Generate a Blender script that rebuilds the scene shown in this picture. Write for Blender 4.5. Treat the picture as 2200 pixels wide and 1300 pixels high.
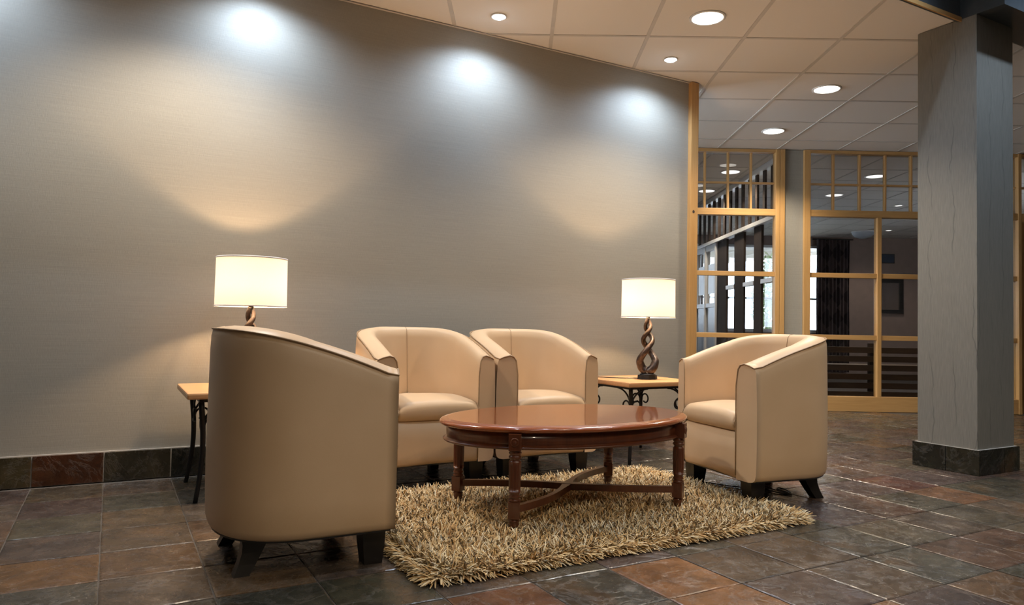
import bpy, bmesh, math, random
import numpy as np
from mathutils import Vector, Matrix

random.seed(7)
rng = np.random.default_rng(11)
for o in list(bpy.data.objects):
    bpy.data.objects.remove(o, do_unlink=True)
scene = bpy.context.scene
COL = scene.collection
PI = math.pi

# ------------------------------------------------------------------ camera
FPX, PITCH, ROLL, YAW = 1549.7, 0.0327, 0.0190, 0.5065
CAM = Vector((0.0, -4.1976, 0.8225))
cd = bpy.data.cameras.new('camera')
cd.sensor_width = 36.0
cd.lens = 36.0 * FPX / 2200.0
cd.clip_start = 0.05
cam = bpy.data.objects.new('camera', cd)
COL.objects.link(cam)
fw = Vector((math.sin(YAW) * math.cos(PITCH), math.cos(YAW) * math.cos(PITCH), math.sin(PITCH)))
rt = Vector((math.cos(YAW), -math.sin(YAW), 0))
up = rt.cross(fw)
r2 = rt * math.cos(ROLL) + up * math.sin(ROLL)
u2 = up * math.cos(ROLL) - rt * math.sin(ROLL)
cam.matrix_world = Matrix(((r2.x, u2.x, -fw.x, CAM.x), (r2.y, u2.y, -fw.y, CAM.y), (r2.z, u2.z, -fw.z, CAM.z), (0, 0, 0, 1)))
scene.camera = cam

# ------------------------------------------------------------------ world (daylight, reaches the rooms through the far window and an added passage window)
w = bpy.data.worlds.new('daylight')
scene.world = w
w.use_nodes = True
bgn = w.node_tree.nodes['Background']
bgn.inputs[0].default_value = (0.80, 0.90, 1.0, 1)
bgn.inputs[1].default_value = 9.0

# ------------------------------------------------------------------ exposure
vs = scene.view_settings
vs.view_transform = 'Standard'
vs.look = 'None'
vs.gamma = 1.0
vs.use_curve_mapping = False
vs.exposure = 0.2
cy = scene.cycles
cy.use_adaptive_sampling = True
cy.adaptive_threshold = 0.05
cy.max_bounces = 6
cy.diffuse_bounces = 3
cy.glossy_bounces = 3
cy.transmission_bounces = 4
cy.transparent_max_bounces = 12
cy.sample_clamp_indirect = 6.0

# light levels
E_SPOT = 52.0        # cool wall washers
E_DOWN = 140.0        # warm downlights
E_FILL = 150.0        # added fill downlights of the raised ceiling
E_LAMP = 125.0        # table lamp bulbs
E_FAR = 75.0          # downlights beyond the glass
C_COOL = (0.64, 0.80, 1.0)
C_WARM = (1.0, 0.84, 0.64)
C_LAMP = (1.0, 0.635, 0.345)

H = 2.7386           # height of the tiled ceiling
RAISED = 3.45        # height of the raised ceiling over the foreground
FASCIA_Y = -1.70     # edge of the tiled ceiling
PHI = -0.5154        # direction of the ceiling grid and of the glazed partition


# ------------------------------------------------------------------ material helpers
def s2l(c):
    return tuple((x / 12.92 if x <= 0.04045 else ((x + 0.055) / 1.055) ** 2.4) for x in c)


def rgb(r, g, b):
    return s2l((r / 255, g / 255, b / 255)) + (1,)


class NT:
    def __init__(self, name):
        self.m = bpy.data.materials.new(name)
        self.m.use_nodes = True
        self.t = self.m.node_tree
        self.b = self.t.nodes['Principled BSDF']
        self.out = self.t.nodes['Material Output']

    def n(self, kind, **kw):
        nd = self.t.nodes.new(kind)
        for k, v in kw.items():
            setattr(nd, k, v)
        return nd

    def l(self, a, b):
        self.t.links.new(a, b)

    def coord(self, out='Object', scale=(1, 1, 1), rot=(0, 0, 0)):
        tc = self.n('ShaderNodeTexCoord')
        mp = self.n('ShaderNodeMapping')
        mp.inputs['Scale'].default_value = scale
        mp.inputs['Rotation'].default_value = rot
        self.l(tc.outputs[out], mp.inputs[0])
        return mp.outputs[0]

    def noise(self, vec, scale, detail=4, rough=0.5, dist=0.0):
        nd = self.n('ShaderNodeTexNoise')
        nd.inputs['Scale'].default_value = scale
        nd.inputs['Detail'].default_value = detail
        nd.inputs['Roughness'].default_value = rough
        nd.inputs['Distortion'].default_value = dist
        if vec is not None:
            self.l(vec, nd.inputs['Vector'])
        return nd.outputs['Fac']

    def ramp(self, fac, stops, interp='LINEAR'):
        r = self.n('ShaderNodeValToRGB')
        r.color_ramp.interpolation = interp
        el = r.color_ramp.elements
        while len(el) < len(stops):
            el.new(0.5)
        for e, (p, c) in zip(el, stops):
            e.position = p
            e.color = c if len(c) == 4 else tuple(c) + (1,)
        self.l(fac, r.inputs[0])
        return r.outputs[0]

    def mix(self, fac, a, b, mode='MIX'):
        m = self.n('ShaderNodeMix', data_type='RGBA', blend_type=mode)
        for sock, v in ((m.inputs[0], fac), (m.inputs[6], a), (m.inputs[7], b)):
            if isinstance(v, (int, float)):
                sock.default_value = v
            elif isinstance(v, tuple):
                sock.default_value = v
            else:
                self.l(v, sock)
        return m.outputs[2]

    def bump(self, height, strength=0.2, dist=0.01):
        b = self.n('ShaderNodeBump')
        b.inputs['Strength'].default_value = strength
        b.inputs['Distance'].default_value = dist
        self.l(height, b.inputs['Height'])
        self.l(b.outputs[0], self.b.inputs['Normal'])
        return b

    def base(self, v):
        if isinstance(v, tuple):
            self.b.inputs['Base Color'].default_value = v
        else:
            self.l(v, self.b.inputs['Base Color'])

    def rough(self, v):
        if isinstance(v, (int, float)):
            self.b.inputs['Roughness'].default_value = v
        else:
            self.l(v, self.b.inputs['Roughness'])


M = {}


def simple(name, col, rough=0.5, metal=0.0, var=0.12, scale=30, bump=0.0):
    t = NT(name)
    v = t.coord()
    n = t.noise(v, scale, 4)
    dark = tuple(c * (1 - var) for c in col[:3]) + (1,)
    lite = tuple(min(1, c * (1 + var)) for c in col[:3]) + (1,)
    t.base(t.ramp(n, [(0.3, dark), (0.7, lite)]))
    t.rough(rough)
    t.b.inputs['Metallic'].default_value = metal
    if bump:
        t.bump(n, bump, 0.003)
    M[name] = t.m
    return t


def build_materials():
    # woven wall covering: grey brown threads running along the wall
    t = NT('wall_weave')
    v1 = t.coord('Object', (6, 6, 900))
    v2 = t.coord('Object', (500, 500, 40))
    a = t.noise(v1, 1.0, 3, 0.6)
    b = t.noise(v2, 1.0, 2, 0.6)
    c = t.mix(0.4, t.mix(0.5, a, t.noise(t.coord('Object', (2.5, 2.5, 170)), 1.0, 3, 0.6)), b)
    big = t.noise(t.coord('Object', (1, 1, 1)), 0.8, 2)
    col = t.ramp(c, [(0.30, (0.25, 0.240, 0.213)), (0.70, (0.355, 0.340, 0.302))])
    col = t.mix(0.10, col, t.ramp(big, [(0.3, (0.22, 0.22, 0.20)), (0.7, (0.34, 0.31, 0.25))]))
    t.base(col)
    t.rough(0.55)
    t.bump(c, 0.40, 0.0025)
    M['wall'] = t.m

    # column covering: vertical weave with long wavering dark lines
    t = NT('column_weave')
    v = t.coord('Object', (240, 240, 14))
    a = t.noise(v, 1.0, 3, 0.6)
    col = t.ramp(a, [(0.3, (0.175, 0.170, 0.150)), (0.7, (0.225, 0.215, 0.190))])
    tc = t.n('ShaderNodeTexCoord')
    sep = t.n('ShaderNodeSeparateXYZ')
    t.l(tc.outputs['Object'], sep.inputs[0])
    wob = t.noise(t.coord('Object', (0.9, 0.9, 1.9)), 1.6, 3, 0.5)
    add = t.n('ShaderNodeMath', operation='ADD')
    t.l(sep.outputs[0], add.inputs[0])
    t.l(sep.outputs[1], add.inputs[1])
    m1 = t.n('ShaderNodeMath', operation='MULTIPLY_ADD')
    t.l(wob, m1.inputs[0])
    m1.inputs[1].default_value = 0.14
    t.l(add.outputs[0], m1.inputs[2])
    m2 = t.n('ShaderNodeMath', operation='PINGPONG')
    t.l(m1.outputs[0], m2.inputs[0])
    m2.inputs[1].default_value = 0.068
    line = t.ramp(m2.outputs[0], [(0.0, (1, 1, 1)), (0.0042, (0, 0, 0))])
    brk = t.ramp(t.noise(t.coord('Object', (5, 5, 2.3)), 1.3, 2), [(0.42, (0, 0, 0)), (0.56, (1, 1, 1))])
    fac = t.mix(1.0, line, brk, 'MULTIPLY')
    fac2 = t.n('ShaderNodeMath', operation='MULTIPLY')
    t.l(fac, fac2.inputs[0])
    fac2.inputs[1].default_value = 0.6
    t.base(t.mix(fac2.outputs[0], col, (0.05, 0.05, 0.048, 1)))
    t.rough(0.5)
    t.bump(a, 0.2, 0.002)
    M['column'] = t.m

    # slate: colour comes from each tile's object colour, mottled
    def slate(name, per_island):
        t = NT(name)
        tcg = t.n('ShaderNodeNewGeometry')
        v = t.n('ShaderNodeMapping')
        t.l(tcg.outputs['Position'], v.inputs[0])
        v = v.outputs[0]
        oi = t.n('ShaderNodeObjectInfo')
        if per_island:
            basec = t.ramp(tcg.outputs['Random Per Island'],
                           [(0.0, (0.048, 0.042, 0.032)), (0.3, (0.058, 0.044, 0.034)), (0.55, (0.042, 0.040, 0.030)),
                            (0.8, (0.070, 0.042, 0.026)), (1.0, (0.047, 0.037, 0.032))], 'CONSTANT')
        else:
            basec = oi.outputs['Color']
        n1 = t.noise(v, 7, 8, 0.62, 0.6)
        n2 = t.noise(v, 22, 6, 0.6, 0.3)
        n3 = t.noise(v, 3.0, 5, 0.55, 1.2)
        dark = t.mix(1.0, basec, t.ramp(n1, [(0.30, (0.50, 0.50, 0.52)), (0.72, (1.55, 1.5, 1.42))]), 'MULTIPLY')
        rust = t.ramp(n3, [(0.56, (0, 0, 0)), (0.70, (1, 1, 1))])
        rf = t.n('ShaderNodeMath', operation='MULTIPLY')
        t.l(rust, rf.inputs[0])
        rf.inputs[1].default_value = 0.42
        col = t.mix(rf.outputs[0], dark, (0.13, 0.066, 0.026, 1))
        # pale streaks: light caught on the clefts, painted into the colour
        vv = t.noise(v, 5.0, 7, 0.65, 1.6)
        cleft_streak = t.ramp(vv, [(0.470, (0, 0, 0)), (0.497, (1, 1, 1)), (0.503, (1, 1, 1)), (0.530, (0, 0, 0))])
        vf = t.n('ShaderNodeMath', operation='MULTIPLY')
        t.l(cleft_streak, vf.inputs[0])
        vf.inputs[1].default_value = 0.09
        col = t.mix(vf.outputs[0], col, (0.30, 0.27, 0.25, 1))
        t.base(col)
        t.rough(t.ramp(n2, [(0.3, (0.17, 0.17, 0.17)), (0.75, (0.36, 0.36, 0.36))]))
        t.b.inputs['Specular IOR Level'].default_value = 0.5
        hh = t.mix(0.16, t.mix(0.5, n1, n2), cleft_streak)
        t.bump(hh, 0.55, 0.007)
        M[name] = t.m

    slate('slate', False)
    slate('slate_field', True)

    simple('grout', (0.088, 0.073, 0.059, 1), 0.8, 0, 0.2, 60, 0.2)
    simple('grout_light', (0.42, 0.39, 0.35, 1), 0.8, 0, 0.1, 60)
    simple('ceiling_panel', (0.77, 0.73, 0.68, 1), 0.9, 0, 0.05, 420, 0.12)
    simple('grid_bar', (0.57, 0.54, 0.50, 1), 0.55, 0, 0.05, 10)
    simple('plaster', (0.50, 0.45, 0.38, 1), 0.85, 0, 0.05, 12)
    simple('fascia', (0.060, 0.072, 0.082, 1), 0.30, 0, 0.10, 30)
    simple('dark_brown', (0.034, 0.020, 0.014, 1), 0.85, 0, 0.25, 20)
    simple('black_iron', (0.010, 0.010, 0.011, 1), 0.42, 0.3, 0.2, 60, 0.05)
    simple('black_leg', (0.010, 0.008, 0.007, 1), 0.35, 0, 0.2, 30)
    simple('black_plastic', (0.012, 0.012, 0.013, 1), 0.4, 0, 0.1, 30)
    simple('steel', (0.55, 0.55, 0.56, 1), 0.3, 1.0, 0.06, 40)
    simple('white_trim', (0.80, 0.80, 0.80, 1), 0.4, 0, 0.03, 20)
    simple('far_wall', (0.30, 0.225, 0.20, 1), 0.8, 0, 0.06, 8)
    simple('carpet', (0.030, 0.020, 0.016, 1), 0.95, 0, 0.4, 160, 0.3)
    simple('rug_backing', (0.20, 0.13, 0.06, 1), 0.95, 0, 0.3, 120, 0.3)
    simple('dark_blue', (0.025, 0.045, 0.085, 1), 0.4, 0, 0.3, 9)
    simple('pale_blue_panel', (0.55, 0.64, 0.76, 1), 0.35, 0, 0.05, 9)
    simple('gravel', (0.30, 0.28, 0.24, 1), 0.95, 0, 0.4, 80)
    simple('bark', (0.10, 0.07, 0.045, 1), 0.9, 0, 0.4, 40)
    simple('dome_plastic', (0.42, 0.46, 0.52, 1), 0.3, 0, 0.03, 10)

    # leather
    t = NT('cream_leather')
    v = t.coord()
    n = t.noise(v, 260, 3, 0.6)
    big = t.noise(v, 5, 3)
    t.base(t.ramp(big, [(0.3, (0.62, 0.43, 0.258)), (0.7, (0.66, 0.465, 0.288))]))
    t.rough(0.42)
    t.b.inputs['Specular IOR Level'].default_value = 0.35
    t.bump(n, 0.12, 0.0015)
    M['leather'] = t.m
    simple('piping', (0.36, 0.23, 0.125, 1), 0.5, 0, 0.1, 60)

    # timbers
    def wood(name, dark, lite, rough, axis, coat=0.0, sc=1.0):
        t = NT(name)
        s = [26 * sc, 26 * sc, 26 * sc]
        s[axis] = 1.6 * sc
        v = t.coord('Object', tuple(s))
        n = t.noise(v, 1.0, 6, 0.62, 0.8)
        f = t.noise(t.coord('Object', tuple(x * 6 for x in s)), 1.0, 3, 0.5)
        t.base(t.ramp(t.mix(0.3, n, f), [(0.30, dark), (0.70, lite)]))
        t.rough(rough)
        if coat:
            t.b.inputs['Coat Weight'].default_value = coat
            t.b.inputs['Coat Roughness'].default_value = 0.05
        t.bump(n, 0.05, 0.001)
        M[name] = t.m

    wood('pine_x', (0.43, 0.238, 0.084), (0.56, 0.335, 0.132), 0.42, 0)
    wood('pine_z', (0.43, 0.238, 0.084), (0.56, 0.335, 0.132), 0.42, 2)
    wood('oak_x', (0.46, 0.24, 0.105), (0.60, 0.345, 0.165), 0.35, 0)
    wood('mahogany', (0.21, 0.046, 0.011), (0.34, 0.088, 0.022), 0.20, 0, 0.9)
    wood('mahogany_leg', (0.060, 0.0155, 0.0055), (0.125, 0.034, 0.012), 0.28, 2, 0.4)
    wood('slat_brown', (0.026, 0.013, 0.006), (0.075, 0.038, 0.016), 0.6, 0)

    # aged bronze resin
    t = NT('bronze')
    v = t.coord()
    n = t.noise(v, 34, 6, 0.65)
    t.base(t.ramp(n, [(0.30, (0.020, 0.015, 0.013)), (0.55, (0.075, 0.052, 0.042)), (0.78, (0.20, 0.15, 0.12))]))
    t.b.inputs['Metallic'].default_value = 0.45
    t.rough(0.34)
    t.bump(n, 0.25, 0.002)
    M['bronze'] = t.m

    # lamp shade: thin woven cloth that lets the bulb through
    t = NT('shade_cloth')
    v = t.coord('Object', (400, 400, 400))
    n = t.noise(v, 1.0, 2)
    dif = t.n('ShaderNodeBsdfDiffuse')
    tr = t.n('ShaderNodeBsdfTranslucent')
    c = t.ramp(n, [(0.3, (0.80, 0.785, 0.76)), (0.7, (0.86, 0.845, 0.82))])
    t.l(c, dif.inputs[0])
    t.l(c, tr.inputs[0])
    mx = t.n('ShaderNodeMixShader')
    mx.inputs[0].default_value = 0.125
    t.l(dif.outputs[0], mx.inputs[1])
    t.l(tr.outputs[0], mx.inputs[2])
    t.l(mx.outputs[0], t.out.inputs[0])
    M['shade'] = t.m
    simple('shade_band', (0.80, 0.77, 0.76, 1), 0.8, 0, 0.04, 200)

    # window glass
    t = NT('glass')
    tr = t.n('ShaderNodeBsdfTransparent')
    tr.inputs[0].default_value = (0.90, 0.91, 0.92, 1)
    gl = t.n('ShaderNodeBsdfGlossy')
    gl.inputs['Roughness'].default_value = 0.0
    lw = t.n('ShaderNodeLayerWeight')
    lw.inputs[0].default_value = 0.5
    pw = t.n('ShaderNodeMath', operation='POWER')
    t.l(lw.outputs['Facing'], pw.inputs[0])
    pw.inputs[1].default_value = 5.0
    fr = t.n('ShaderNodeMath', operation='MULTIPLY_ADD')
    t.l(pw.outputs[0], fr.inputs[0])
    fr.inputs[1].default_value = 0.45
    fr.inputs[2].default_value = 0.035
    mx = t.n('ShaderNodeMixShader')
    t.l(fr.outputs[0], mx.inputs[0])
    t.l(tr.outputs[0], mx.inputs[1])
    t.l(gl.outputs[0], mx.inputs[2])
    t.l(mx.outputs[0], t.out.inputs[0])
    M['glass'] = t.m

    # light sources
    def emit(name, col, s):
        t = NT(name)
        e = t.n('ShaderNodeEmission')
        e.inputs[0].default_value = col + (1,)
        e.inputs[1].default_value = s
        t.l(e.outputs[0], t.out.inputs[0])
        M[name] = t.m
    emit('glow_warm', (1.0, 0.93, 0.82), 6.0)
    emit('glow_cool', (0.85, 0.92, 1.0), 30.0)
    emit('glow_far', (1.0, 0.95, 0.88), 1.6)
    emit('glow_bulb', (1.0, 0.80, 0.55), 20.0)

    # shag strands
    t = NT('shag')
    g = t.n('ShaderNodeNewGeometry')
    c = t.ramp(g.outputs['Random Per Island'],
               [(0.0, (0.36, 0.19, 0.058)), (0.22, (0.55, 0.33, 0.115)), (0.50, (0.70, 0.49, 0.225)),
                (0.78, (0.80, 0.63, 0.36)), (1.0, (0.88, 0.79, 0.58))])
    t.base(c)
    t.rough(0.75)
    t.b.inputs['Sheen Weight'].default_value = 0.2
    M['shag'] = t.m

    # curtain with a diamond figure
    t = NT('curtain_cloth')
    v = t.coord('UV', (3.0, 6.0, 1), (0, 0, PI / 4))
    ch = t.n('ShaderNodeTexChecker')
    ch.inputs['Scale'].default_value = 1.4
    ch.inputs['Color1'].default_value = (0.022, 0.016, 0.024, 1)
    ch.inputs['Color2'].default_value = (0.075, 0.055, 0.062, 1)
    t.l(v, ch.inputs[0])
    t.base(ch.outputs[0])
    t.rough(0.85)
    M['curtain'] = t.m

    t = NT('leaf')
    g = t.n('ShaderNodeNewGeometry')
    t.base(t.ramp(g.outputs['Random Per Island'], [(0.0, (0.22, 0.34, 0.12)), (0.5, (0.42, 0.54, 0.26)), (1.0, (0.70, 0.74, 0.52))]))
    t.rough(0.6)
    M['leaf'] = t.m

    t = NT('mirror_glass')
    t.base((0.5, 0.5, 0.5, 1))
    t.b.inputs['Metallic'].default_value = 1.0
    t.rough(0.04)
    M['mirror'] = t.m


build_materials()


# ------------------------------------------------------------------ mesh helpers
class MB:
    def __init__(self):
        self.v, self.f, self.s = [], [], []

    def add(self, vs, fs, smooth=False):
        o = len(self.v)
        self.v += [tuple(x) for x in vs]
        self.f += [tuple(i + o for i in q) for q in fs]
        self.s += [smooth] * len(fs)
        return self

    def box(self, x0, x1, y0, y1, z0, z1, b=0.0):
        if b <= 0:
            vs = [(x, y, z) for z in (z0, z1) for y in (y0, y1) for x in (x0, x1)]
            fs = [(0, 2, 3, 1), (4, 5, 7, 6), (0, 1, 5, 4), (2, 6, 7, 3), (1, 3, 7, 5), (0, 4, 6, 2)]
            return self.add(vs, fs)
        bm = bmesh.new()
        bmesh.ops.create_cube(bm, size=1.0)
        for v in bm.verts:
            v.co = Vector(((x0 + x1) / 2 + v.co.x * (x1 - x0), (y0 + y1) / 2 + v.co.y * (y1 - y0), (z0 + z1) / 2 + v.co.z * (z1 - z0)))
        bmesh.ops.bevel(bm, geom=bm.edges[:], offset=b, segments=2, affect='EDGES', profile=0.6)
        bm.verts.index_update()
        self.add([v.co[:] for v in bm.verts], [[v.index for v in f.verts] for f in bm.faces])
        bm.free()
        return self

    def tube(self, pts, r, n=8, smooth=True, cap=True, flat=None):
        pts = [Vector(q) for q in pts]
        rs = r if isinstance(r, (list, tuple, np.ndarray)) else [r] * len(pts)
        rings = []
        prev = None
        for i, q in enumerate(pts):
            t = (pts[min(i + 1, len(pts) - 1)] - pts[max(i - 1, 0)]).normalized()
            if prev is None:
                a = Vector((0, 0, 1)) if abs(t.z) < 0.9 else Vector((1, 0, 0))
                nx = t.cross(a).normalized()
            else:
                nx = (prev - t * prev.dot(t)).normalized()
            ny = t.cross(nx)
            prev = nx
            rings.append([q + (nx * math.cos(2 * PI * k / n) + ny * math.sin(2 * PI * k / n)) * rs[i] for k in range(n)])
        vs = [v for rg in rings for v in rg]
        fs = []
        for i in range(len(rings) - 1):
            for k in range(n):
                a, b = i * n + k, i * n + (k + 1) % n
                fs.append((a, b, b + n, a + n))
        self.add(vs, fs, smooth)
        if cap:
            o = len(self.v) - len(vs)
            self.f += [tuple(o + k for k in reversed(range(n))), tuple(o + len(vs) - n + k for k in range(n))]
            self.s += [False, False]
        return self

    def lathe(self, prof, n=24, cx=0, cy=0, smooth=True, flute=0, fr=(0, 0)):
        # prof: list of (r, z); flute: number of grooves cut between z values fr
        vs, fs = [], []
        for r, z in prof:
            for k in range(n):
                a = 2 * PI * k / n
                rr = r
                if flute and fr[0] <= z <= fr[1]:
                    rr = r * (1 - 0.13 * (0.5 + 0.5 * math.cos(flute * a)))
                vs.append((cx + rr * math.cos(a), cy + rr * math.sin(a), z))
        for i in range(len(prof) - 1):
            for k in range(n):
                a, b = i * n + k, i * n + (k + 1) % n
                fs.append((a, b, b + n, a + n))
        self.add(vs, fs, smooth)
        o = len(self.v) - len(vs)
        self.f += [tuple(o + k for k in reversed(range(n))), tuple(o + len(vs) - n + k for k in range(n))]
        self.s += [False, False]
        return self

    def build(self, name, mat, parent=None, loc=None, rotz=0.0):
        me = bpy.data.meshes.new(name)
        me.from_pydata(self.v, [], self.f)
        me.polygons.foreach_set('use_smooth', self.s)
        me.update()
        o = bpy.data.objects.new(name, me)
        COL.objects.link(o)
        if mat:
            me.materials.append(M[mat])
        if parent:
            o.parent = parent
        if loc is not None:
            o.location = loc
        o.rotation_euler = (0, 0, rotz)
        return o


def thing(name, label, cat, loc=(0, 0, 0), rotz=0.0, group=None):
    o = bpy.data.objects.new(name, None)
    o.empty_display_size = 0.1
    COL.objects.link(o)
    o.location = loc
    o.rotation_euler = (0, 0, rotz)
    return tag(o, label, cat, group)


def tag(o, label=None, cat=None, group=None, kind=None):
    if label:
        o['label'] = label
    if cat:
        o['category'] = cat
    if group:
        o['group'] = group
    if kind:
        o['kind'] = kind
    return o


def struct(o, label=None, cat=None):
    return tag(o, label, cat, None, 'structure')


def copy_tree(o, parent=None):
    c = o.copy()
    COL.objects.link(c)
    c.parent = parent
    for ch in o.children:
        copy_tree(ch, c)
    return c


def lamp(name, kind, energy, col, loc, parent=None, size=0.05, angle=None, blend=0.6, rot=(0, 0, 0)):
    d = bpy.data.lights.new(name, kind)
    d.energy = energy
    d.color = col
    if kind in ('POINT', 'SPOT'):
        d.shadow_soft_size = size
    if kind == 'SPOT':
        d.spot_size = angle
        d.spot_blend = blend
    o = bpy.data.objects.new(name, d)
    COL.objects.link(o)
    o.location = loc
    o.rotation_euler = rot
    if parent:
        o.parent = parent
    return o


def clip(poly, a, b, c):
    """keep a*x + b*y >= c"""
    out = []
    for i in range(len(poly)):
        p, q = poly[i], poly[(i + 1) % len(poly)]
        dp, dq = a * p[0] + b * p[1] - c, a * q[0] + b * q[1] - c
        if dp >= 0:
            out.append(p)
        if (dp >= 0) != (dq >= 0):
            k = dp / (dp - dq)
            out.append((p[0] + (q[0] - p[0]) * k, p[1] + (q[1] - p[1]) * k))
    return out


def prism(mb, poly, z0, z1):
    n = len(poly)
    vs = [(x, y, z0) for x, y in poly] + [(x, y, z1) for x, y in poly]
    fs = [tuple(reversed(range(n))), tuple(range(n, 2 * n))]
    fs += [(i, (i + 1) % n, n + (i + 1) % n, n + i) for i in range(n)]
    return mb.add(vs, fs)


def pix(P):
    d = Vector(P) - CAM
    z = d.dot(fw)
    if z < 0.2:
        return None
    return 1100 + FPX * d.dot(r2) / z, 650 - FPX * d.dot(u2) / z, z


def in_view(P, m=60):
    q = pix(P)
    return q is not None and -m < q[0] < 2200 + m and -m < q[1] < 1300 + m


# axes of the lobby beyond: s along the glazed partition, d away from the seating area, d = 0 in the glass plane
LX, LY = math.cos(PHI + 0.009), math.sin(PHI + 0.009)
L0 = (3.686, 2.449)
LROT = math.atan2(LY, LX)


def LP(s, d):
    return (L0[0] + s * LX - d * LY, L0[1] + s * LY + d * LX)


# ================================================================== FLOOR
T = 0.305
TX0, TY0 = -0.0084, -0.6587
fl = MB().box(-3.6, 9.8, -8.2, 4.6, -0.06, -0.0035).build('floor', 'grout')
struct(fl, 'dark slate tiled floor with pale grout lines', 'floor')


def tile_mesh(seed):
    r = random.Random(seed)
    hx = T / 2 - 0.0022
    N = 4
    ring = []
    for (ax, ay, bx, by) in ((-1, -1, 1, -1), (1, -1, 1, 1), (1, 1, -1, 1), (-1, 1, -1, -1)):
        for k in range(N):
            u = k / N
            ring.append(((ax + (bx - ax) * u) * hx + r.uniform(-.0014, .0014), (ay + (by - ay) * u) * hx + r.uniform(-.0014, .0014)))
    n = len(ring)
    vs = [(x, y, -0.012) for x, y in ring] + [(x, y, -0.0018 + r.uniform(-.0005, .0002)) for x, y in ring]
    vs += [(x * 0.965, y * 0.965, r.uniform(-.0008, .0005)) for x, y in ring]
    fs = []
    for j in range(2):
        for i in range(n):
            a, b = j * n + i, j * n + (i + 1) % n
            fs.append((a, b, b + n, a + n))
    fs.append(tuple(range(2 * n, 3 * n)))
    me = bpy.data.meshes.new('slate_tile')
    me.from_pydata(vs, [], fs)
    me.materials.append(M['slate'])
    return me


TM = [tile_mesh(i) for i in range(10)]
PAL = [(0.070, 0.068, 0.056), (0.060, 0.062, 0.052), (0.082, 0.070, 0.058), (0.074, 0.060, 0.056), (0.066, 0.056, 0.058),
       (0.095, 0.068, 0.046), (0.056, 0.060, 0.054), (0.086, 0.060, 0.048), (0.072, 0.066, 0.062)]
HAND = {}
for key, c in {(0, 1): (0.080, 0.066, 0.050), (-1, 2): (0.120, 0.076, 0.040), (5, 6): (0.165, 0.092, 0.046), (6, 7): (0.150, 0.090, 0.050),
               (5, 5): (0.160, 0.090, 0.045), (10, 2): (0.105, 0.050, 0.040), (12, 3): (0.085, 0.045, 0.040), (12, 4): (0.120, 0.070, 0.042),
               (0, 0): (0.100, 0.078, 0.052), (-1, 1): (0.062, 0.055, 0.055), (1, 3): (0.10, 0.075, 0.048), (2, 4): (0.045, 0.052, 0.042),
               (1, 4): (0.045, 0.052, 0.046), (3, 5): (0.115, 0.065, 0.045), (4, 5): (0.052, 0.056, 0.050), (-1, 3): (0.060, 0.064, 0.060),
               (-1, 4): (0.105, 0.068, 0.040)}.items():
    HAND[key] = c
cand = []
rest = MB()
for c in range(-12, 33):
    for r in range(-26, 25):
        x, y = TX0 + T * (c + 0.5), TY0 - T * (r + 0.5)
        ld = (x - L0[0]) * (-LY) + (y - L0[1]) * LX
        if ld > -0.12:          # carpet begins behind the partition
            continue
        if y > 0.0 and x < 3.78:   # behind the wall
            continue
        if not (-3.6 < x < 9.7 and -8.1 < y):
            continue
        q = pix((x, y, 0))
        vis = q is not None and -90 < q[0] < 2290 and q[1] < 1390
        hid = vis and y > -0.02 and x < 3.84
        size = 1.0 / q[2] ** 3 if vis else 0
        cand.append((-(size if not hid else 0), c, r, x, y))
cand.sort()
for i, (sz, c, r, x, y) in enumerate(cand):
    if i < 300 and sz < 0:
        o = bpy.data.objects.new('slate_tile', TM[(c * 7 + r * 3) % 10])
        COL.objects.link(o)
        o.parent = fl
        o.location = (x, y, random.uniform(-.0006, .0006))
        o.rotation_euler = (random.uniform(-.0016, .0016), random.uniform(-.0016, .0016), random.choice((0, PI / 2, PI, -PI / 2)))
        k = random.uniform(0.86, 1.14)
        base = HAND.get((c, r), PAL[random.randrange(len(PAL))])
        o.color = (base[0] * k * 0.90, base[1] * k * 0.76, base[2] * k * 0.65, 1)
    else:
        h = T / 2 - 0.0022
        rest.box(x - h, x + h, y - h, y + h, -0.010, -0.0005)
tag(rest.build('slate_tile_field', 'slate_field', fl), kind='stuff')

struct(MB().box(-2.2, 8.7, 0.06, 7.1, -0.02, 0.002).build('floor', 'carpet', None, LP(0, 0) + (0,), LROT), 'dark brown carpet beyond the glazed partition', 'floor')

# ================================================================== WALLS
WX1 = 3.862
wall = MB().box(-3.5, WX1, 0.0, 0.13, 0.0, H).build('wall_back', 'wall')
struct(wall, 'long grey brown woven wall washed by spotlights', 'wall')
struct(MB().box(-3.62, -3.5, -8.0, 0.13, 0.0, RAISED).build('wall_left', 'plaster'))
struct(MB().box(-3.62, 9.6, -8.12, -8.0, 0.0, RAISED).build('wall_rear', 'plaster'))
struct(MB().box(9.6, 9.72, -8.0, -0.75, 0.0, RAISED).build('wall_right', 'plaster'))

# slate skirting along the wall, one tile after another
bb = MB().box(-3.5, WX1 - 0.03, -0.011, 0.0, 0.0, 0.153).build('baseboard_back', 'grout_light')
struct(bb, 'slate tile skirting with white joints under the woven wall', 'baseboard')
BPAL = {-2: (0.042, 0.034, 0.017), -1: (0.048, 0.016, 0.006), 0: (0.028, 0.024, 0.015), 1: (0.016, 0.018, 0.014)}
for c in range(-11, 12):
    xa, xb = TX0 + T * c, min(TX0 + T * (c + 1), WX1 - 0.03)
    hw = (xb - xa) / 2 - 0.0028
    if hw < 0.02:
        continue
    o = MB().box(-hw, hw, -0.009, 0.0, -0.0725, 0.0725, 0.0016).build('slate_tile', 'slate', bb, ((xa + xb) / 2, -0.0105, 0.0755))
    k = BPAL.get(c, PAL[random.randrange(len(PAL))])
    o.color = (k[0], k[1], k[2], 1)

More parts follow.
